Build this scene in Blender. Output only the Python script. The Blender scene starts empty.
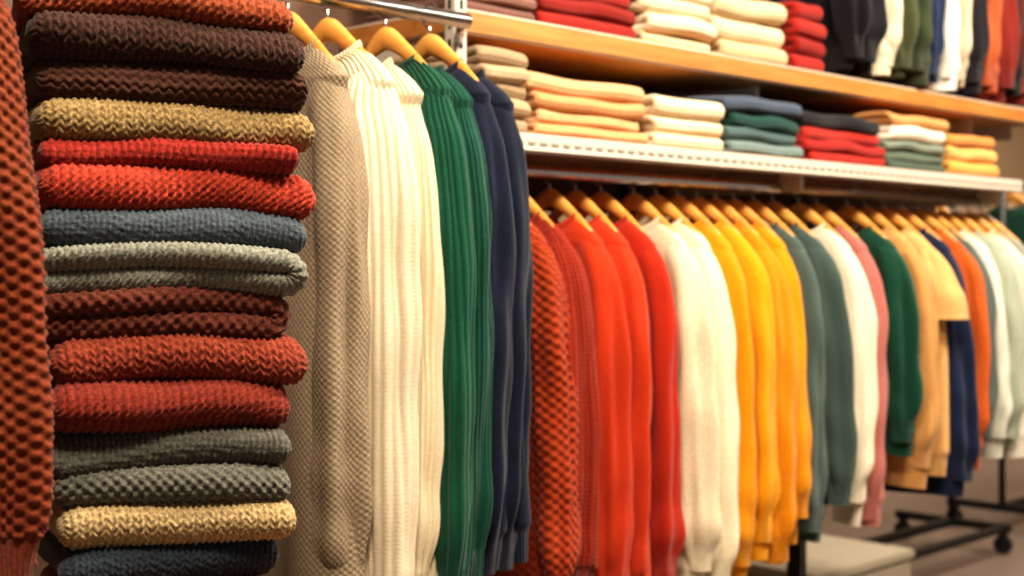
import bpy, bmesh, math
import numpy as np
from mathutils import Vector, Matrix

CH = 1.15   # camera height

# ------------------------------------------------------------------ utils
def lin(h):
    h = h.lstrip('#')
    c = [int(h[i:i+2], 16)/255 for i in (0, 2, 4)]
    return tuple((x/12.92 if x <= .04045 else ((x+.055)/1.055)**2.4) for x in c) + (1,)

def wob(a, b, seed, f=10., n=5):
    r = np.random.default_rng(seed)
    o = 0
    for _ in range(n):
        o = o + np.sin(r.uniform(-f, f)*a + r.uniform(-f, f)*b + r.uniform(0, 6.28))
    return o/n**.5

class NT:
    def __init__(s, name):
        s.m = bpy.data.materials.new(name); s.m.use_nodes = True
        s.t = s.m.node_tree; s.b = s.t.nodes['Principled BSDF']
    def n(s, typ, **k):
        nd = s.t.nodes.new(typ)
        for a, v in k.items(): setattr(nd, a, v)
        return nd
    def l(s, a, b): s.t.links.new(a, b)
    def math(s, op, a, b=None, c=None):
        nd = s.n('ShaderNodeMath', operation=op)
        for i, v in enumerate((a, b, c)):
            if v is None: continue
            if isinstance(v, (int, float)): nd.inputs[i].default_value = v
            else: s.l(v, nd.inputs[i])
        return nd.outputs[0]

MATS = {}
def knit(col, pat='fine', su=.006, sv=.005, amp=.0012, var=.18, rough=.9, sheen=.25, hemrib=True, vscale=160):
    key = (col, pat, su, sv, amp, var, hemrib, vscale)
    if key in MATS: return MATS[key]
    t = NT('knit_%s_%s' % (pat, col.strip('#')))
    b = t.b
    uv = t.n('ShaderNodeUVMap'); sp = t.n('ShaderNodeSeparateXYZ'); t.l(uv.outputs[0], sp.inputs[0])
    U, V = sp.outputs[0], sp.outputs[1]
    u = t.math('DIVIDE', U, su); v = t.math('DIVIDE', V, sv)
    tc = t.n('ShaderNodeTexCoord')
    nz = t.n('ShaderNodeTexNoise'); nz.inputs['Scale'].default_value = 420; nz.inputs['Detail'].default_value = 3
    t.l(tc.outputs['Object'], nz.inputs['Vector'])
    if pat == 'v' or pat == 'rib':
        a = t.math('ABSOLUTE', t.math('SINE', t.math('MULTIPLY', u, math.pi)))
        tri = t.math('ABSOLUTE', t.math('SUBTRACT', t.math('FRACT', u), .5))
        bb = t.math('ABSOLUTE', t.math('SINE', t.math('MULTIPLY', t.math('ADD', v, tri), math.pi)))
        k = .6 if pat == 'v' else .25
        h = t.math('MULTIPLY', a, t.math('MULTIPLY_ADD', bb, k, 1-k))
    elif pat == 'seed':
        a = t.math('SINE', t.math('MULTIPLY', u, math.pi)); c = t.math('SINE', t.math('MULTIPLY', v, math.pi))
        h = t.math('MULTIPLY_ADD', t.math('MULTIPLY', a, c), .5, .5)
    elif pat == 'none':
        h = t.math('MULTIPLY', nz.outputs[0], .5)
    else:
        a = t.math('ABSOLUTE', t.math('SINE', t.math('MULTIPLY', u, math.pi)))
        h = t.math('MULTIPLY', a, .8)
    if hemrib:
        rib = t.math('ABSOLUTE', t.math('SINE', t.math('MULTIPLY', U, math.pi/.006)))
        rib = t.math('MULTIPLY', rib, .0018/amp)
        mk = t.math('LESS_THAN', V, .055)
        mx = t.n('ShaderNodeMix'); t.l(mk, mx.inputs[0]); t.l(h, mx.inputs[2]); t.l(rib, mx.inputs[3])
        h = mx.outputs[0]
    h = t.math('MULTIPLY_ADD', nz.outputs[0], .35, h)
    bp = t.n('ShaderNodeBump'); bp.inputs['Strength'].default_value = 1
    bp.inputs['Distance'].default_value = amp
    t.l(h, bp.inputs['Height']); t.l(bp.outputs[0], b.inputs['Normal'])
    n2 = t.n('ShaderNodeTexNoise'); n2.inputs['Scale'].default_value = vscale; n2.inputs['Detail'].default_value = 4
    t.l(tc.outputs['Object'], n2.inputs['Vector'])
    mr = t.n('ShaderNodeMapRange'); mr.inputs[1].default_value = .3; mr.inputs[2].default_value = .7
    mr.inputs[3].default_value = 1-var; mr.inputs[4].default_value = 1+var
    t.l(n2.outputs[0], mr.inputs[0])
    mc = t.n('ShaderNodeVectorMath', operation='SCALE'); mc.inputs[0].default_value = lin(col)[:3]
    t.l(mr.outputs[0], mc.inputs['Scale']); t.l(mc.outputs[0], b.inputs['Base Color'])
    b.inputs['Roughness'].default_value = rough
    b.inputs['Specular IOR Level'].default_value = .15
    b.inputs['Sheen Weight'].default_value = sheen*.5
    MATS[key] = t.m
    return t.m

def plain(name, col, rough=.5, metal=0., noise=.05, scale=8, bump=0.):
    t = NT(name); b = t.b
    tc = t.n('ShaderNodeTexCoord'); nz = t.n('ShaderNodeTexNoise')
    nz.inputs['Scale'].default_value = scale; nz.inputs['Detail'].default_value = 5
    t.l(tc.outputs['Object'], nz.inputs['Vector'])
    mr = t.n('ShaderNodeMapRange'); mr.inputs[3].default_value = 1-noise; mr.inputs[4].default_value = 1+noise
    t.l(nz.outputs[0], mr.inputs[0])
    mc = t.n('ShaderNodeVectorMath', operation='SCALE'); mc.inputs[0].default_value = lin(col)[:3]
    t.l(mr.outputs[0], mc.inputs['Scale']); t.l(mc.outputs[0], b.inputs['Base Color'])
    b.inputs['Roughness'].default_value = rough; b.inputs['Metallic'].default_value = metal
    if bump:
        bp = t.n('ShaderNodeBump'); bp.inputs['Distance'].default_value = bump
        t.l(nz.outputs[0], bp.inputs['Height']); t.l(bp.outputs[0], b.inputs['Normal'])
    return t.m

def wood(name, c1, c2, sc=(2, 30, 30), rough=.4):
    t = NT(name); b = t.b
    tc = t.n('ShaderNodeTexCoord'); mp = t.n('ShaderNodeMapping'); mp.inputs['Scale'].default_value = sc
    t.l(tc.outputs['Object'], mp.inputs[0])
    nz = t.n('ShaderNodeTexNoise'); nz.inputs['Scale'].default_value = 1.5; nz.inputs['Detail'].default_value = 6
    nz.inputs['Distortion'].default_value = .6
    t.l(mp.outputs[0], nz.inputs['Vector'])
    cr = t.n('ShaderNodeValToRGB'); cr.color_ramp.elements[0].color = lin(c1); cr.color_ramp.elements[1].color = lin(c2)
    cr.color_ramp.elements[0].position = .3; cr.color_ramp.elements[1].position = .7
    t.l(nz.outputs[0], cr.inputs[0]); t.l(cr.outputs[0], b.inputs['Base Color'])
    b.inputs['Roughness'].default_value = rough
    return t.m

# ------------------------------------------------------------ grid meshes
def build(name, parts, mats, loc=(0, 0, 0), rz=0.):
    """parts: (P[n,m,3], UV[n,m+1,2], matindex) closed around m"""
    vs, lv, luv, mi = [], [], [], []
    off = 0
    for P, UV, k in parts:
        n, m = P.shape[:2]
        vs.append(P.reshape(-1, 3))
        i, j = np.meshgrid(np.arange(n-1), np.arange(m), indexing='ij')
        j2 = (j+1) % m
        q = np.stack([i*m+j, i*m+j2, (i+1)*m+j2, (i+1)*m+j], -1).reshape(-1)+off
        uvq = np.stack([UV[i, j], UV[i, j+1], UV[i+1, j+1], UV[i+1, j]], -2).reshape(-1, 2)
        lv.append(q); luv.append(uvq); mi.append(np.full((n-1)*m, k, np.int32)); off += n*m
    v = np.concatenate(vs).astype(np.float32); l = np.concatenate(lv).astype(np.int32)
    uv = np.concatenate(luv).astype(np.float32); mi = np.concatenate(mi)
    me = bpy.data.meshes.new(name)
    me.vertices.add(len(v)); me.vertices.foreach_set('co', v.ravel())
    me.loops.add(len(l)); me.loops.foreach_set('vertex_index', l)
    me.polygons.add(len(mi)); me.polygons.foreach_set('loop_start', np.arange(0, len(l), 4, dtype=np.int32))
    me.polygons.foreach_set('material_index', mi)
    me.polygons.foreach_set('use_smooth', np.ones(len(mi), bool))
    me.update(calc_edges=True)
    ul = me.uv_layers.new(name='UVMap'); ul.data.foreach_set('uv', uv.ravel())
    for m_ in mats: me.materials.append(m_)
    ob = bpy.data.objects.new(name, me); bpy.context.collection.objects.link(ob)
    ob.location = loc; ob.rotation_euler = (0, 0, rz)
    return ob

def normals(P):
    du = np.gradient(P, axis=0)
    dv = (np.roll(P, -1, 1)-np.roll(P, 1, 1))
    n = np.cross(du, dv); n /= np.linalg.norm(n, axis=2, keepdims=True)+1e-9
    c = P.mean(1, keepdims=True)
    if (n*(P-c)).sum() < 0: n = -n
    return n

def height(pat, u, v, su, sv):
    U = u/su; V = v/sv
    if pat == 'v':      # stockinette: paired slanted legs
        leg = np.abs(np.sin(np.pi*U))**.6
        k = np.floor(U); fr = U-k
        sl = np.where(np.mod(k, 2) < 1, fr, 1-fr)*.9
        return leg*(.35+.65*np.abs(np.sin(np.pi*(V+sl)))**.8)
    if pat == 'rope':   # twisted one-direction ribs
        fr = U-np.floor(U)
        return np.abs(np.sin(np.pi*U))**.6*(.4+.6*np.abs(np.sin(np.pi*(V+fr*1.3)))**.7)
    if pat == 'purl':   # wavy horizontal ridges
        w_ = .22*np.sin(2*np.pi*U)
        return np.abs(np.sin(np.pi*(V+w_)))**.7*(.6+.4*np.abs(np.sin(np.pi*U)))
    if pat == 'rib':    # ribs running front to back, slight stitch ladder
        return np.abs(np.sin(np.pi*U))**.7*(.75+.25*np.abs(np.sin(np.pi*(V+.3*np.abs(U-np.floor(U)-.5)))))
    if pat == 'seed':
        q = np.sin(np.pi*U)*np.sin(np.pi*V)
        return .5+.5*np.sign(q)*np.abs(q)**.7
    return np.zeros_like(u*v)

def slab(W, Dp, t, fold=True, res=.0013, pat='v', su=.0068, sv=.0055, amp=.0017, seed=1, hi=True, rot90=False, wamp=1.):
    tt = t/2 if fold else t
    L = 2*W if fold else W
    b = tt/2*.98; a = Dp/2
    n = int(L/res)
    p = np.linspace(0, L, n)
    P_ = 2*np.pi*b+4*(a-b)
    if hi:
        s = np.concatenate([np.linspace(0, P_/2-.10, 24, endpoint=False), np.linspace(P_/2-.10, P_/2+.03, int(.13/res), endpoint=False), np.linspace(P_/2+.03, P_, 30, endpoint=False)])
    else:
        s = np.linspace(0, P_, max(36, int(P_/res)), endpoint=False)
    q1 = np.pi*b/2; st = 2*(a-b)
    Y = np.zeros_like(s); R = np.zeros_like(s)
    for i, x in enumerate(s):
        if x < q1: an = x/b; Y[i] = a-b+b*np.cos(an); R[i] = b*np.sin(an)
        elif x < q1+st: Y[i] = a-b-(x-q1); R[i] = b
        elif x < 3*q1+st: an = np.pi/2+(x-q1-st)/b; Y[i] = -(a-b)+b*np.cos(an); R[i] = b*np.sin(an)
        elif x < 3*q1+2*st: Y[i] = -(a-b)+(x-3*q1-st); R[i] = -b
        else: an = 3*np.pi/2+(x-3*q1-2*st)/b; Y[i] = a-b+b*np.cos(an); R[i] = b*np.sin(an)
    e = np.minimum(p, L-p)
    k = np.where(e < b, np.sqrt(np.clip(1-((b-e)/b)**2, 1e-4, 1)), 1.)[:, None]
    Yg = Y[None]*(a-b*(1-k))/a; Rg = R[None]*k
    if fold:
        rho = tt/2
        r0 = np.random.default_rng(seed); S1 = (L-np.pi*rho)/2+r0.uniform(-.012, .006)
        ph = np.clip((p-S1)/rho, 0, np.pi)
        xc = np.where(p < S1, p, np.where(p < S1+np.pi*rho, S1+rho*np.sin(ph), S1-(p-S1-np.pi*rho)))
        zc = rho-rho*np.cos(ph)
        tx = np.cos(ph); tz = np.sin(ph)
        xc = xc-W/2-rho
        X = xc[:, None]-tz[:, None]*Rg; Z = zc[:, None]+tx[:, None]*Rg + tt/2
    else:
        X = (p-W/2)[:, None]+0*Rg; Z = Rg+tt/2
    P = np.stack([X, Yg+0*X, Z], -1)
    w = wamp
    P[..., 1] += w*(.007*wob(P[..., 0], P[..., 2]*3, seed, 22) + .002*wob(P[..., 0], P[..., 2], seed+9, 70))*np.clip(-Yg/a+.3, 0, 1)
    thin = 1-.08*(np.abs(P[..., 0])/(W/2))**3 if not rot90 else 1
    P[..., 2] = P[..., 2]*thin + w*.0022*wob(P[..., 0], P[..., 1], seed+5, 40)
    P[..., 0] += w*.003*wob(P[..., 1], P[..., 2], seed+3, 30)
    if hi and amp:
        N = normals(P)
        h = height(pat, p[:, None]+.0009*wob(s[None]*1., p[:, None], seed, 70), s[None]+.0014*wob(p[:, None], s[None], seed+2, 60), su, sv)
        h = h*(1+.2*wob(p[:, None], s[None], seed+31, 900, 6))
        P = P+N*(h*amp*k)[..., None]
    UV = np.stack(np.broadcast_arrays(p[:, None], np.concatenate([s, [P_]])[None]), -1)
    UV = UV+np.array([0, 1.])
    if rot90:
        P = np.stack([P[..., 1], -P[..., 0], P[..., 2]], -1)
    return P, UV

# --------------------------------------------------------------- garments
def sweater(name, mat, X, Y, ztop, hem, w=.18, th=.036, sl=None, seed=1, hi=False, ribs=None, geo=None, flare=0., collar='crew', rz=0., sleeve_r=1., wide=0.):
    """ztop = world height of hanger wood top, hem = world height of hem"""
    H = ztop-hem
    cols = 420 if hi else 150
    rows = 260 if hi else 110
    if geo: cols, rows = 560, 460
    th_ = np.linspace(0, 2*np.pi, cols, endpoint=False)
    zt = .050
    z = zt+(H-zt)*np.linspace(0, 1, rows)**1.12
    kz = [zt, zt+.012, zt+.030, zt+.048, .125, .17, .30, .50, H-.06, H-.045, H]
    kw = [.066, .088, .112, .130, w-.040, w-.030, w-.018, w-.008, w+flare-.004, w+flare-.010, w+flare-.014]
    kd = [.015, .020, .026, .029, .030, .031, th*.92, th, th*1.1, th, th*.85]
    ww = np.interp(z, kz, kw)[:, None]; dd = np.interp(z, kz, kd)[:, None]
    c, s_ = np.cos(th_)[None], np.sin(th_)[None]
    ex = 2/2.5
    x = dd*np.sign(c)*np.abs(c)**ex; y = ww*np.sign(s_)*np.abs(s_)**ex
    zz = np.broadcast_to(z[:, None], x.shape).copy()
    g = np.clip((zz-.10)/(H-.10), 0, 1)
    x = x+(.014*g**.7+.002)*wob(y, zz*.10, seed, 50, 5)
    y = y+.009*g*wob(zz, x, seed+1, 6)*np.abs(s_)
    zz = zz+.006*g*wob(y, x, seed+4, 20)
    nk = np.exp(-((z-zt)/.03)**2)[:, None]*np.clip(1-np.abs(y)/.075, 0, 1)
    zz = zz+nk*.030
    ref = np.stack([th*np.sign(c[0])*np.abs(c[0])**ex, w*np.sign(s_[0])*np.abs(s_[0])**ex], -1)
    sg = np.linalg.norm(np.roll(ref, -1, 0)-ref, axis=1); u = np.concatenate([[0], np.cumsum(sg)])
    P = np.stack([x, y, -zz], -1)
    if ribs is not None and hi:
        P = P+normals(P)*(ribs[1]*np.abs(np.sin(np.pi*u[:-1]/ribs[0]))**.7)[None, :, None]
    if geo:
        P = P+normals(P)*(geo[3]*height(geo[0], u[None, :-1], z[:, None], geo[1], geo[2])*(z[:, None] < H-.055))[..., None]
    vv = (H-z)[:, None]
    UV = np.stack(np.broadcast_arrays(u[None], vv), -1)
    parts = [(P, UV, 0)]
    Pi = np.stack([P[-1]*np.array([1, 1, 1]), P[-1]*np.array([.8, .985, 1])+np.array([0, 0, .004]), P[-1]*np.array([.7, .97, 1])+np.array([0, 0, .10])])
    parts.append((Pi, UV[-3:], 0))
    sl = sl if sl is not None else H-.02
    r = np.random.default_rng(seed+50)
    cols2 = cols//3; rows2 = int(rows*.8)
    long_ = sl > .4
    for sd in (-1, 1):
        v = np.linspace(0, 1, rows2); zs = .068+(sl-.068)*v
        sw = r.uniform(-.018, .014)
        if long_:
            cy = np.interp(zs, [.068, .09, .12, .17, .26, .42, sl], [.070, .098, w-.072, w-.055+wide, w-.044+wide, w-.034+flare*.3+wide+sw*.4, w-.028+flare+sw])
            ry = np.interp(zs, [.068, .085, .11, .15, .24, .42, sl-.08, sl-.05, sl], [.008, .020, .034, .041, .046, .044, .042, .030, .027])
        else:
            cy = np.interp(zs, [.068, .09, .12, .17, sl], [.070, .098, w-.072, w-.050, w-.022])
            ry = np.interp(zs, [.068, .085, .11, .15, .20, sl], [.008, .020, .036, .050, .060, .066])
        kk = max(3, rows2//14); ker = np.ones(kk)/kk
        sm = lambda q_: np.convolve(np.pad(q_, (kk//2, kk-1-kk//2), mode='edge'), ker, mode='valid')
        cy = sm(cy); ry = sm(ry)*sleeve_r
        cx = r.uniform(-.010, .004)*v+.008*np.sin(v*3+r.uniform(0, 6))*v - .012*v
        rx = ry*np.interp(v, [0, .2, 1], [.75, .72, .78])*(th/.036)**.5
        t2 = np.linspace(0, 2*np.pi, cols2, endpoint=False)[None]
        f1, f2, f3 = r.uniform(0, 6.28, 3); zc = zs[:, None]
        amp = np.clip(v*3, 0, 1)[:, None]*np.clip((sl-zc)/.06, 0, 1)
        wr = 1+amp*(.16*np.sin(3*t2+f1+zc*3.0)+.09*np.sin(5*t2+f2-zc*5)+.04*np.sin(8*t2+f3+zc*8))
        X_ = cx[:, None]+rx[:, None]*np.cos(t2)*wr
        Y_ = sd*cy[:, None]+ry[:, None]*np.sin(t2)*wr
        Z_ = -zc+0*X_
        cr = .0026*np.sin(zc*r.uniform(40, 60)+2.2*np.sin(t2+f2)+f1)*np.clip((zc-sl+.26)/.20, 0, 1)*amp
        cr = cr+.0019*np.sin(zc*r.uniform(26, 34)+2.8*np.sin(t2+f3)+f3)*amp*np.clip(1.3-abs(zc-sl*.5)*4, 0, 1)
        X_ = X_+cr*np.cos(t2)*1.3; Y_ = Y_+cr*np.sin(t2)*1.3
        Ps = np.stack([X_, Y_, Z_], -1)
        us = np.linspace(0, 2*np.pi*.042, cols2+1)
        if ribs is not None and hi:
            nr = max(1, round(2*np.pi*.042/ribs[0]))
            Ps = Ps+normals(Ps)*(ribs[1]*np.abs(np.sin(nr*t2*.5))**.7)[..., None]
        if geo:
            Ps = Ps+normals(Ps)*(geo[3]*height(geo[0], us[None, :-1], zc, geo[1], geo[2])*(zc < sl-.05))[..., None]
        UVs = np.stack(np.broadcast_arrays(us[None], (sl-zs)[:, None]), -1)
        parts.append((Ps, UVs, 0))
        cen = np.array([cx[-1], sd*cy[-1], -sl])
        Pc = np.stack([Ps[-1], cen+(Ps[-1]-cen)*.82+np.array([0, 0, .003]), cen+(Ps[-1]-cen)*.75+np.array([0, 0, .06])])
        parts.append((Pc, UVs[-3:], 0))
    t3 = np.linspace(0, 2*np.pi, 120 if hi else 48, endpoint=False)
    ch = .011 if collar == 'crew' else .018
    rr = np.linspace(0, 2*np.pi, 14, endpoint=False)
    cxn = .020*np.cos(t3); cyn = .070*np.sin(t3)
    czn = -(zt+.002)-.028*np.abs(np.cos(t3))**1.5
    A, B = np.meshgrid(t3, rr, indexing='ij')
    Pn = np.stack([cxn[:, None]+.004*np.cos(B)*np.cos(A), cyn[:, None]+.004*np.cos(B)*np.sin(A), czn[:, None]+ch*np.sin(B)], -1)
    Pn = np.concatenate([Pn, Pn[:1]])
    UVn = np.stack(np.meshgrid(np.linspace(0, .36, Pn.shape[0]), np.linspace(0, .03, 15), indexing='ij'), -1)
    parts.append((Pn, UVn, 0))
    return build(name, parts, [mat], (X, Y, ztop), rz)

def tube(path, rad, m=12, sc=(1, 1), up=Vector((1, 0, 0))):
    n = len(path); P = np.zeros((n, m, 3))
    for i in range(n):
        a = Vector(path[max(i-1, 0)]); b = Vector(path[min(i+1, n-1)])
        T = (b-a).normalized(); A = up; B = T.cross(A).normalized()
        r = rad[i] if hasattr(rad, '__len__') else rad
        for j in range(m):
            an = 2*math.pi*j/m
            P[i, j] = Vector(path[i])+A*(r*sc[0]*math.cos(an))+B*(r*sc[1]*math.sin(an))
    UV = np.zeros((n, m+1, 2)); UV[..., 0] = np.arange(n)[:, None]*.01
    return P, UV

M_wood_h = wood('hanger_wood', '#c88434', '#e4a656', (30, 4, 30), .35)
M_chrome = plain('chrome', '#c9c9c9', .22, 1.)
_hm = None
def hanger(X, Y, z, rz=0.):
    global _hm
    if _hm is None:
        ys = np.linspace(-.112, .112, 41)
        path = [(0, y, -.012-.100*(abs(y)/.13)**1.35) for y in ys]
        rad = [.0115+.006*math.exp(-(y/.03)**2)-.001*(abs(y)/.13) for y in ys]
        rad[0] = .002; rad[-1] = .002; rad[1] = .008; rad[-2] = .008
        P, UV = tube(path, rad, 14, (.6, 1))
        hk = [(0, 0, -.01), (0, 0, .006), (0, 0, .016)]
        for k in range(15):
            an = math.radians(-90+k*17); hk.append((0, .0185*math.cos(an), .034+.0185*math.sin(an)))
        P2, UV2 = tube(hk, .0018, 8)
        ob = build('wooden_hanger', [(P, UV, 0), (P2, UV2, 1)], [M_wood_h, M_chrome], (X, Y, z), rz); _hm = ob.data
    else:
        ob = bpy.data.objects.new('wooden_hanger', _hm); bpy.context.collection.objects.link(ob)
        ob.location = (X, Y, z); ob.rotation_euler = (0, 0, rz)
    return ob

# ------------------------------------------------------------- box builder
class BB:
    def __init__(s): s.bm = bmesh.new()
    def box(s, x0, x1, y0, y1, z0, z1, mi=0, bev=.003):
        r = bmesh.ops.create_cube(s.bm, size=1, matrix=Matrix.Translation(((x0+x1)/2, (y0+y1)/2, (z0+z1)/2)) @ Matrix.Diagonal((x1-x0, y1-y0, z1-z0, 1)))
        fs = {f for v in r['verts'] for f in v.link_faces}
        for f in fs: f.material_index = mi
        if bev:
            es = {e for v in r['verts'] for e in v.link_edges}
            bmesh.ops.bevel(s.bm, geom=list(es), offset=bev, segments=2, affect='EDGES', clamp_overlap=True)
    def cyl(s, p, q, r, mi=0, seg=20, r2=None):
        p, q = Vector(p), Vector(q); d = q-p
        M = Matrix.Translation((p+q)/2) @ d.to_track_quat('Z', 'Y').to_matrix().to_4x4()
        o = bmesh.ops.create_cone(s.bm, cap_ends=True, segments=seg, radius1=r, radius2=r if r2 is None else r2, depth=d.length, matrix=M)
        for f in {f for v in o['verts'] for f in v.link_faces}:
            f.material_index = mi; f.smooth = len(f.verts) == 4
    def done(s, name, mats, loc=(0, 0, 0)):
        me = bpy.data.meshes.new(name); s.bm.to_mesh(me); s.bm.free()
        for m in mats: me.materials.append(m)
        ob = bpy.data.objects.new(name, me); bpy.context.collection.objects.link(ob); ob.location = loc
        return ob

# ------------------------------------------------------------------- room
M_wall = plain('wall_paint', '#b39a7c', .9, 0, .03, 3)
M_floor = plain('floor_concrete', '#75655a', .45, 0, .12, 4)
M_ceil = plain('ceiling_paint', '#d8d2c8', .9, 0, .02, 3)
M_white = plain('white_metal', '#c6bcad', .45, 0, .02, 5)
M_shelfwood = wood('shelf_wood', '#a4672c', '#c08242', (3, 20, 40), .5)
M_panel = wood('back_panel', '#543c2d', '#654a38', (2, 20, 20), .7)
M_black = plain('black_metal', '#1b1a1a', .5, .2, .1, 10)
M_rubber = plain('caster_rubber', '#121212', .7)
M_box = plain('painted_box', '#b5a892', .7, 0, .05, 10)

r = BB(); r.box(-3, 11, -4, 5.0, -.1, 0, 0, 0); r.done('floor', [M_floor])
r = BB(); r.box(-3, 11, -4, 5.0, 3.1, 3.2, 0, 0); r.done('ceiling', [M_ceil])
r = BB(); r.box(-3, 11, 5.0, 5.1, 0, 3.1, 0, 0); r.done('wall_back', [M_wall])
r = BB(); r.box(11, 11.1, -4, 5.1, 0, 3.1, 0, 0); r.done('wall_right', [M_wall])
r = BB(); r.box(-3.1, -3, -4, 5.1, 0, 3.1, 0, 0); r.done('wall_left', [M_wall])
r = BB(); r.box(-3, 11, 4.98, 5.0, 0, .1, 0, .004); r.done('baseboard_back', [M_white])

# ------------------------------------------------- gondola shelving unit
g = BB()
g.box(.80, 4.0, 2.13, 2.15, CH+.12, CH+1.5, 1, 0)
g.box(.80, 1.70, 2.13, 2.15, .05, CH+.12, 1, 0)
g.box(1.60, 3.68, 1.70, 1.715, CH+.197, CH+.232, 0, .002)
g.box(1.60, 3.68, 1.715, 2.13, CH+.212, CH+.230, 2, .001)
g.box(1.60, 3.68, 1.696, 1.702, CH+.200, CH+.204, 0, .001)
x = 1.62
while x < 3.66:          # slotted front track
    g.box(x, x+.018, 1.697, 1.7005, CH+.213, CH+.218, 4, 0); x += .03
g.box(1.66, 4.0, 1.80, 2.13, CH+.412, CH+.456, 2, .004)
g.box(.80, 4.0, 1.80, 2.13, CH+1.22, CH+1.26, 2, .004)
for x, y in ((.80, 1.80), (1.632, 1.77), (3.70, 2.09), (2.66, 2.09)):
    g.box(x-.014, x+.014, y-.014, y+.014, CH+.10 if y > 2 else 0, CH+1.5, 0, .002)
    z = .3
    while z < CH+1.4 and y < 2:
        g.box(x-.003, x+.003, y-.0155, y-.013, z, z+.016, 3, 0)
        g.box(x-.0155, x-.013, y-.003, y+.003, z, z+.016, 3, 0)
        z += .034
for x in (1.66, 2.66, 3.62):
    g.box(x-.006, x+.006, 1.74, 2.13, CH+.165, CH+.212, 0, .001)
for x in (1.68, 2.66, 3.7, 3.95):
    g.box(x-.006, x+.006, 1.86, 2.13, CH+.37, CH+.412, 0, .001)
for x in (.80, 1.62, 2.5, 3.22):
    g.box(x-.02, x+.02, 1.75, 2.3, 0, .05, 3, .003)
    g.box(x-.012, x+.012, 2.10, 2.15, .05, CH+.2, 3, .002)
M_slot = plain('track_slot', '#a0968a', .6, 0, .05, 10)
g.done('gondola_shelving_unit', [M_white, M_panel, M_shelfwood, M_black, M_slot])

def rail(name, X0, X1, Y, z, ends):
    b = BB(); b.cyl((X0, Y, z), (X1, Y, z), .0125, 0, 24)
    for (a, c) in ends: b.cyl(a, c, .008, 0, 14)
    b.done(name, [M_chrome])
rail('clothes_rail', .83, 1.50, 1.6, CH+.385, [((1.49, 1.6, CH+.385), (1.625, 1.757, CH+.385)), ((.835, 1.6, CH+.385), (.80, 1.79, CH+.385))])
rail('clothes_rail', 1.66, 3.68, 1.8, CH+.174, [((x, 1.8, CH+.174), (x, 1.8, CH+.213)) for x in (1.68, 2.66, 3.62)])
rail('clothes_rail', 2.9, 3.98, 1.95, CH+1.12, [((x, 1.95, CH+1.12), (x, 1.95, CH+1.22)) for x in (2.92, 3.95)])

# ----------------------------------------------------- near rail garments
Z1 = CH+.351
def rz(s): return float(np.random.default_rng(s).uniform(-.05, .05))
near = [  # name, X, hem, material, options, own hanger?, drop
 ('beige_cardigan', 1.155, -.50, knit('#8d7c64', 'none', .0045, .0045, .0010, var=.20, vscale=300), dict(w=.163, th=.036, hi=True, sl=.80, geo=('seed', .0050, .0046, .0018)), 1, 0),
 ('cream_ribbed_sweater', 1.225, -.52, knit('#d4c4a6', 'rib', .0105, .006, .0008, var=.06), dict(w=.158, th=.046, hi=True, ribs=(.0120, .0058), sl=.86, collar='high', sleeve_r=1.15), 1, 0),
 ('cream_sweater', 1.282, -.50, knit('#d2c1a0', 'rib', .008, .006, .0008, var=.06), dict(w=.158, th=.028, hi=True, ribs=(.0085, .0028), sl=.82), 0, .012),
 ('green_ribbed_sweater', 1.333, -.47, knit('#0e4632', 'rib', .010, .006, .001, var=.12), dict(w=.166, th=.034, hi=True, ribs=(.0112, .0044), sl=.83), 1, 0),
 ('green_sweater', 1.381, -.46, knit('#0f4132', 'rib', .007, .005, .001, var=.12), dict(w=.166, th=.028, hi=True, ribs=(.0085, .0026), sl=.80), 0, .012),
 ('navy_sweater', 1.421, -.45, knit('#141a2c', 'seed', .0035, .0035, .0007), dict(w=.166, th=.030, hi=True, sl=.80), 1, 0),
 ('navy_sweatshirt', 1.464, -.44, knit('#111728', 'seed', .0035, .0035, .0007), dict(w=.168, th=.032, hi=True, sl=.79), 0, .010),
]
for i, (nm, X, hem, m, kw, hg, dz) in enumerate(near):
    a = rz(i+3)*.6
    sweater(nm, m, X, 1.6, Z1-dz, CH+hem, seed=100+i, rz=a, **kw)
    if hg: hanger(X, 1.6, Z1, a)

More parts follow.
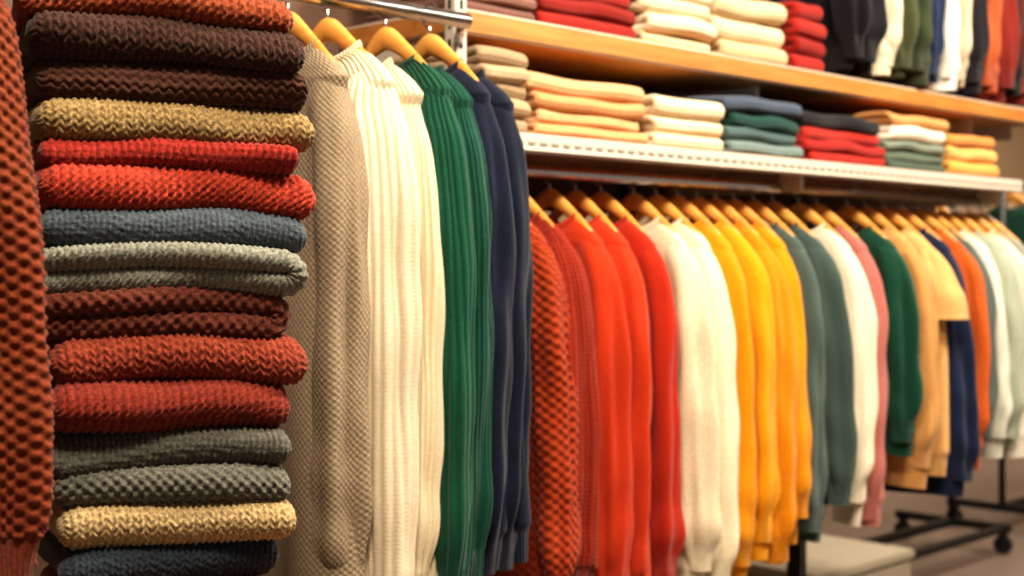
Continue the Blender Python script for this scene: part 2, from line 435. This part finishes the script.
# --------------------------------------------------- second rail garments
Z2 = CH+.140
sec = [
 ('rust_chunky_sweater', 1.745, -.62, '#8e320f', 'none', 0, 0, dict(hi=True, flare=.03, sl=.72, geo=('seed', .0120, .0090, .0044))),
 ('rust_knit_sweater', 1.808, -.58, '#842610', 'none', 0, 0, dict(hi=True, geo=('v', .0100, .0080, .0036))),
 ('red_sweatshirt', 1.90, -.63, '#ae3210', 'none', 0, 0, dict(hi=True, sl=.75)),
 ('red_sweatshirt', 1.972, -.63, '#b23413', 'none', 0, 0, dict(hi=True)),
 ('red_sweatshirt', 2.046, -.62, '#a0260c', 'none', 0, 0, {}),
 ('cream_sweatshirt', 2.145, -.64, '#dac9a8', 'fine', .006, .006, {}),
 ('cream_sweatshirt', 2.217, -.63, '#e0d0b0', 'fine', .006, .006, {}),
 ('yellow_sweatshirt', 2.286, -.64, '#d68a08', 'fine', .006, .006, {}),
 ('yellow_sweatshirt', 2.353, -.605, '#de940a', 'fine', .006, .006, {}),
 ('yellow_sweatshirt', 2.418, -.61, '#ce8106', 'fine', .006, .006, {}),
 ('yellow_sweatshirt', 2.484, -.583, '#d68a08', 'fine', .006, .006, {}),
 ('teal_sweatshirt', 2.558, -.593, '#46554f', 'fine', .006, .006, {}),
 ('teal_sweatshirt', 2.632, -.53, '#404f49', 'fine', .006, .006, {}),
 ('cream_sweatshirt', 2.735, -.586, '#dfd1b6', 'fine', .006, .006, {}),
 ('pink_sweatshirt', 2.813, -.585, '#a8655c', 'fine', .006, .006, {}),
 ('green_sweatshirt', 2.945, -.44, '#0f3f2d', 'fine', .006, .006, {}),
 ('tan_sweatshirt', 3.03, -.534, '#bd8a50', 'fine', .006, .006, {}),
 ('tan_t_shirt', 3.12, -.52, '#cc9e64', 'none', 0, 0, dict(sl=.27)),
 ('navy_sweatshirt', 3.20, -.576, '#16203a', 'fine', .006, .006, {}),
 ('orange_sweatshirt', 3.285, -.51, '#b8561e', 'fine', .006, .006, {}),
 ('grey_sweatshirt', 3.345, -.44, '#4c5650', 'none', 0, 0, {}),
 ('white_sweatshirt', 3.415, -.50, '#cfccbb', 'fine', .006, .006, {}),
 ('pale_green_sweatshirt', 3.49, -.47, '#9ca28e', 'fine', .006, .006, {}),
 ('white_sweatshirt', 3.57, -.50, '#d2c9b6', 'fine', .006, .006, {}),
 ('grey_sweatshirt', 3.64, -.47, '#918e80', 'fine', .006, .006, {}),
]
for i, (nm, X, hem, col, pat, su, sv, kw) in enumerate(sec):
    m = knit(col, pat, su or .006, sv or .006, .0013, var=.10)
    a = rz(i+33)
    kw = dict(kw); kw.setdefault('sl', (.14-hem)-.03+.03*math.sin(i*2.3)); kw.setdefault('w', .184+.006*math.sin(i*1.7))
    sweater(nm, m, X, 1.8, Z2, CH+hem, th=.034, seed=200+i, rz=a, **kw)
    hanger(X, 1.8, Z2, a)

# ----------------------------------------------------- upper rail garments
Z3 = CH+1.085
up = [('#131216', 'black_jacket'), ('#18171b', 'black_jacket'), ('#d9c9ad', 'cream_jacket'), ('#444a30', 'olive_jacket'), ('#353c28', 'olive_jacket'), ('#1a2742', 'navy_jacket'),
      ('#dad2c4', 'white_jacket'), ('#c6b49a', 'beige_jacket'), ('#1a181c', 'black_jacket'), ('#a65330', 'rust_jacket'), ('#6e2218', 'maroon_jacket'), ('#18171a', 'black_jacket'), ('#7e3220', 'rust_jacket')]
for i, (col, nm) in enumerate(up):
    X = 2.99+.078*i
    sweater(nm, knit(col, 'none', .006, .006, .0008, var=.08), X, 1.95, Z3, CH+.475+.01*math.sin(i*3), w=.168, th=.034, sl=.585, seed=300+i, rz=rz(i+70))
    hanger(X, 1.95, Z3)

# ----------------------------------------------------------- main stack
cy, sy = math.cos(math.radians(-20)), math.sin(math.radians(-20))
FC = Vector((.727, 1.185))
stack = [
 (-12, 20, '#8c4426', 'rope', .0090, .0070, .0036, -.150, .118, False),
 (20, 62, '#3e261c', 'v', .0070, .0085, .0036, -.140, .128, False),
 (62, 101, '#4a2d20', 'purl', .0110, .0080, .0034, -.135, .131, False),
 (101, 141, '#8e764c', 'v', .0062, .0070, .0034, -.132, .142, False),
 (141, 166, '#8c281c', 'rib', .0072, .0060, .0030, -.130, .118, False),
 (166, 209, '#a23a26', 'rope', .0086, .0070, .0036, -.130, .143, False),
 (209, 247, '#4b5358', 'rib', .0056, .0050, .0026, -.130, .133, False),
 (247, 292, '#7c7c6e', 'rope', .0060, .0060, .0026, -.128, .130, True),
 (292, 336, '#5e2e20', 'seed', .0062, .0058, .0032, -.125, .131, True),
 (336, 382, '#823824', 'v', .0068, .0078, .0038, -.122, .131, False),
 (382, 432, '#74291a', 'rope', .0082, .0066, .0036, -.120, .120, False),
 (432, 470, '#56544a', 'rib', .0058, .0058, .0028, -.118, .120, False),
 (470, 505, '#5e5d52', 'seed', .0056, .0052, .0032, -.116, .116, False),
 (505, 546, '#a89066', 'v', .0060, .0070, .0034, -.114, .116, False),
 (546, 590, '#2c333a', 'v', .0056, .0064, .0030, -.112, .104, False),
 (590, 632, '#7e3522', 'v', .008, .006, .003, -.112, .100, False),
 (632, 674, '#8b9186', 'v', .008, .006, .003, -.112, .100, False),
]
Dp = .21
for i, (y0, y1, col, pat, su, sv, am, xl, xr, fold) in enumerate(stack):
    zb = CH+(265-y1)/1028.; t = (y1-y0)/1028.
    vis = i < 15
    P, UV = slab(xr-xl, Dp, t*1.05, fold, res=.0011 if vis else .004, pat=pat, su=su, sv=sv, amp=am, seed=400+i*11, hi=vis)
    P[..., 0] += (xl+xr)/2
    P[..., 2] -= .006*np.clip(P[..., 0]/.13, 0, 2)**3
    fwd = .005*math.sin(i*2.1)
    loc = (FC.x-sy*(Dp/2-fwd), FC.y+cy*(Dp/2-fwd), zb)
    build('folded_knit_sweater', [(P, UV, 0)], [knit(col, 'none', .006, .006, .0014, var=.45, hemrib=False, vscale=330)], loc, math.radians(-20))

ztab = CH+(265-674)/1028.
b = BB()
c = Vector((FC.x-sy*Dp/2, FC.y+cy*Dp/2, 0))
b.box(-.19, .19, -.14, .13, ztab-.03, ztab, 0, .004)
b.box(-.17, .17, -.12, .11, .06, ztab-.03, 1, .003)
b.box(-.18, .18, -.13, .12, 0, .06, 2, .003)
o = b.done('display_plinth', [M_shelfwood, M_white, M_black], (c.x, c.y, 0)); o.rotation_euler = (0, 0, math.radians(-20))

# ---------------------------------------------- rust knit at far left edge
GX = 1.17; LAT = -.600
wx, wy = (GX+LAT)*.7071, (GX-LAT)*.7071
sweater('rust_cardigan', knit('#76351a', 'none', .0075, .006, .0014, var=.35, vscale=300), wx, wy, CH+.38, CH-.32, w=.180, th=.04, hi=True, sl=.655, seed=901, rz=math.radians(45), geo=('seed', .0078, .0062, .0038), wide=.006, flare=.014)
hanger(wx, wy, CH+.38, math.radians(45))
b = BB(); zr = CH+.414
d = Vector((.7071, .7071, 0)); p0 = Vector((wx, wy, zr))
b.cyl(p0-d*.12, p0+d*.12, .0125)
b.cyl(p0+d*.12, p0+d*.12+Vector((-.10, .10, 0)), .0125)
pe = p0+d*.12+Vector((-.10, .10, 0))
b.cyl(pe+Vector((0, 0, .02)), (pe.x, pe.y, .02), .0125); b.cyl((pe.x, pe.y, 0), (pe.x, pe.y, .02), .13, 0, 40)
b.done('garment_stand', [M_chrome])

# -------------------------------------------------------- shelf stacks
def shelf_stack(name, X0, X1, Yf, zb, items, seed, dp=.26):
    parts, mats = [], []; z = zb
    rg = np.random.default_rng(seed)
    for i, (col, t) in enumerate(items):
        w = (X1-X0)-rg.uniform(0, .02)
        ln = dp+rg.uniform(-.03, .012)
        P, UV = slab(ln, w, t*1.06, t > .02, res=.005, seed=seed*31+i, hi=False, rot90=True, wamp=1.3 if i else .5)
        P[..., 0] += (X0+X1)/2+rg.uniform(-.008, .008); P[..., 1] += Yf+ln/2+.004; P[..., 2] += z
        parts.append((P, UV, i)); mats.append(knit(col, 'fine', .006, .006, .0012, var=.12, hemrib=False)); z += t*1.0
    return build(name, parts, mats)
LS = CH+.2325; US = CH+.458
shelf_stack('folded_tan_stack', 1.80, 2.125, 1.73, LS, [('#c69464', .024), ('#cc9e70', .030), ('#c28e5e', .028), ('#d0a274', .034)], 1)
shelf_stack('folded_cream_stack', 2.14, 2.37, 1.73, LS, [('#d6c09a', .032), ('#dac6a2', .032), ('#dac6a2', .04)], 2)
shelf_stack('folded_blue_green_stack', 2.385, 2.66, 1.73, LS, [('#667672', .03), ('#465a58', .03), ('#163c34', .034), ('#404b5a', .032)], 3)
shelf_stack('folded_red_black_stack', 2.675, 3.02, 1.73, LS, [('#9c2010', .026), ('#921a10', .026), ('#a02214', .03), ('#161618', .036)], 4)
shelf_stack('folded_green_cream_stack', 3.04, 3.34, 1.73, LS, [('#435244', .025), ('#556353', .025), ('#737d6e', .025), ('#dccfb8', .036), ('#c08850', .03)], 5)
shelf_stack('folded_yellow_stack', 3.36, 3.64, 1.73, LS, [('#c9944a', .04), ('#d2a05c', .04), ('#b87c3c', .035)], 6)
shelf_stack('folded_mauve_stack', 1.69, 1.90, 1.83, US, [('#6e4e44', .022), ('#7c5a4e', .024), ('#60423a', .022), ('#7c5a4e', .024), ('#6e4e44', .024)], 7)
shelf_stack('folded_red_stack', 1.915, 2.21, 1.83, US, [('#8e2016', .032), ('#7c1a12', .034), ('#99241a', .034), ('#8e2016', .03)], 8)
shelf_stack('folded_white_stack', 2.225, 2.48, 1.83, US, [('#c6b28c', .032), ('#d6c4a2', .040), ('#cebb96', .038), ('#dacaac', .040)], 9)
shelf_stack('folded_beige_stack', 2.495, 2.77, 1.83, US, [('#bfa880', .046), ('#ceb994', .052), ('#c6b18a', .05)], 10)
shelf_stack('folded_crimson_stack', 2.785, 2.92, 1.83, US, [('#8e1c12', .042), ('#82180e', .042), ('#982418', .042), ('#8e1c12', .042)], 11)
shelf_stack('folded_taupe_stack', 1.66, 1.79, 1.73, LS, [('#9c8464', .03), ('#ab9372', .03), ('#8e7656', .03), ('#ab9372', .03), ('#9c8464', .03)], 12)

# ------------------------------------------------ background rolling racks
def rolling_rack(X0, X1, Y, H, cols, seed):
    b = BB()
    for x in (X0, X1):
        b.box(x-.02, x+.02, Y-.25, Y+.25, .085, .115, 0, .004)
        b.cyl((x, Y, .1), (x, Y, H), .014, 0)
        for yy in (Y-.22, Y+.22):
            b.cyl((x-.014, yy, .035), (x+.014, yy, .035), .035, 1, 24)
            b.box(x-.02, x+.02, yy-.012, yy+.012, .04, .09, 0, .002)
            b.cyl((x, yy, .06), (x, yy, .10), .012, 0)
    b.box(X0, X1, Y-.02, Y+.02, .085, .115, 0, .003)
    b.box(X0, X1, Y-.24, Y-.20, .088, .112, 0, .003)
    b.cyl((X0, Y, H), (X1, Y, H), .0125, 0)
    b.done('rolling_garment_rack', [M_black, M_rubber])
    n = len(cols)
    for i, c_ in enumerate(cols):
        X = X0+.1+(X1-X0-.2)*i/(n-1)
        sweater('hanging_shirt', knit(c_, 'none', .006, .006, .0008, var=.08), X, Y, H-.034, H-.95, w=.18, th=.036, sl=.70, seed=seed+i, rz=rz(seed+i))
        hanger(X, Y, H-.034)
rolling_rack(4.2, 5.3, 2.75, 1.42, ['#23272e', '#4a4038', '#1d302a', '#7a3828', '#222429', '#8a8070', '#183a2e', '#777a72', '#22252e'], 500)
rolling_rack(5.75, 7.0, 2.75, 1.5, ['#1f4437', '#d8d4c8', '#b9604a', '#a7b0a8', '#d8d4c8', '#8a8f8c', '#1d4a3a', '#cdbfae', '#303540'], 540)
b = BB()
b.box(-.28, .28, -.2, .2, 0, .19, 0, .006); b.box(-.29, .29, -.21, .21, .19, .22, 0, .006); b.box(-.05, .05, -.203, -.2, .11, .14, 1, 0)
b.done('storage_box', [M_box, M_black], (3.86, 2.49, 0))

# ------------------------------------------------------------------ lights
def area(name, loc, tgt, size, power, col=(1, .885, .745)):
    L = bpy.data.lights.new(name, 'AREA'); L.shape = 'RECTANGLE'; L.size, L.size_y = size; L.energy = power; L.color = col
    o = bpy.data.objects.new(name, L); bpy.context.collection.objects.link(o); o.location = loc
    o.rotation_euler = (Vector(tgt)-Vector(loc)).to_track_quat('-Z', 'Y').to_euler()
area('ceiling_light_1', (.2, .2, 3.0), (.9, 1.4, 1.2), (.45, .35), 76)
area('ceiling_light_2', (1.7, .3, 3.0), (2.0, 1.6, 1.2), (.45, .35), 80)
area('ceiling_light_3', (3.6, .4, 3.0), (3.4, 1.6, 1.2), (.45, .35), 86)
area('ceiling_light_4', (6.0, 2.0, 3.0), (6.0, 2.2, 0), (1.5, .8), 85)
area('ceiling_light_5', (8.5, 3.0, 3.0), (8.5, 3.2, 0), (1.5, .8), 85)
w = bpy.data.worlds.new('World'); bpy.context.scene.world = w; w.use_nodes = True
bg = w.node_tree.nodes['Background']; bg.inputs[0].default_value = (1, .92, .82, 1); bg.inputs[1].default_value = .37

# ------------------------------------------------------------------ camera
cd = bpy.data.cameras.new('Camera'); co = bpy.data.objects.new('Camera', cd); bpy.context.collection.objects.link(co)
co.location = (0, 0, CH); co.rotation_euler = (math.pi/2, 0, -math.pi/4)
cd.sensor_width = 36; cd.lens = 48.8; cd.shift_y = -23/1024; cd.clip_start = .05
cd.dof.use_dof = True; cd.dof.focus_distance = 1.48; cd.dof.aperture_fstop = 5.0
sc = bpy.context.scene; sc.camera = co
sc.view_settings.view_transform = 'Standard'
try:
    sc.view_settings.look = 'Medium High Contrast'
except Exception as e:
    print('look', e)
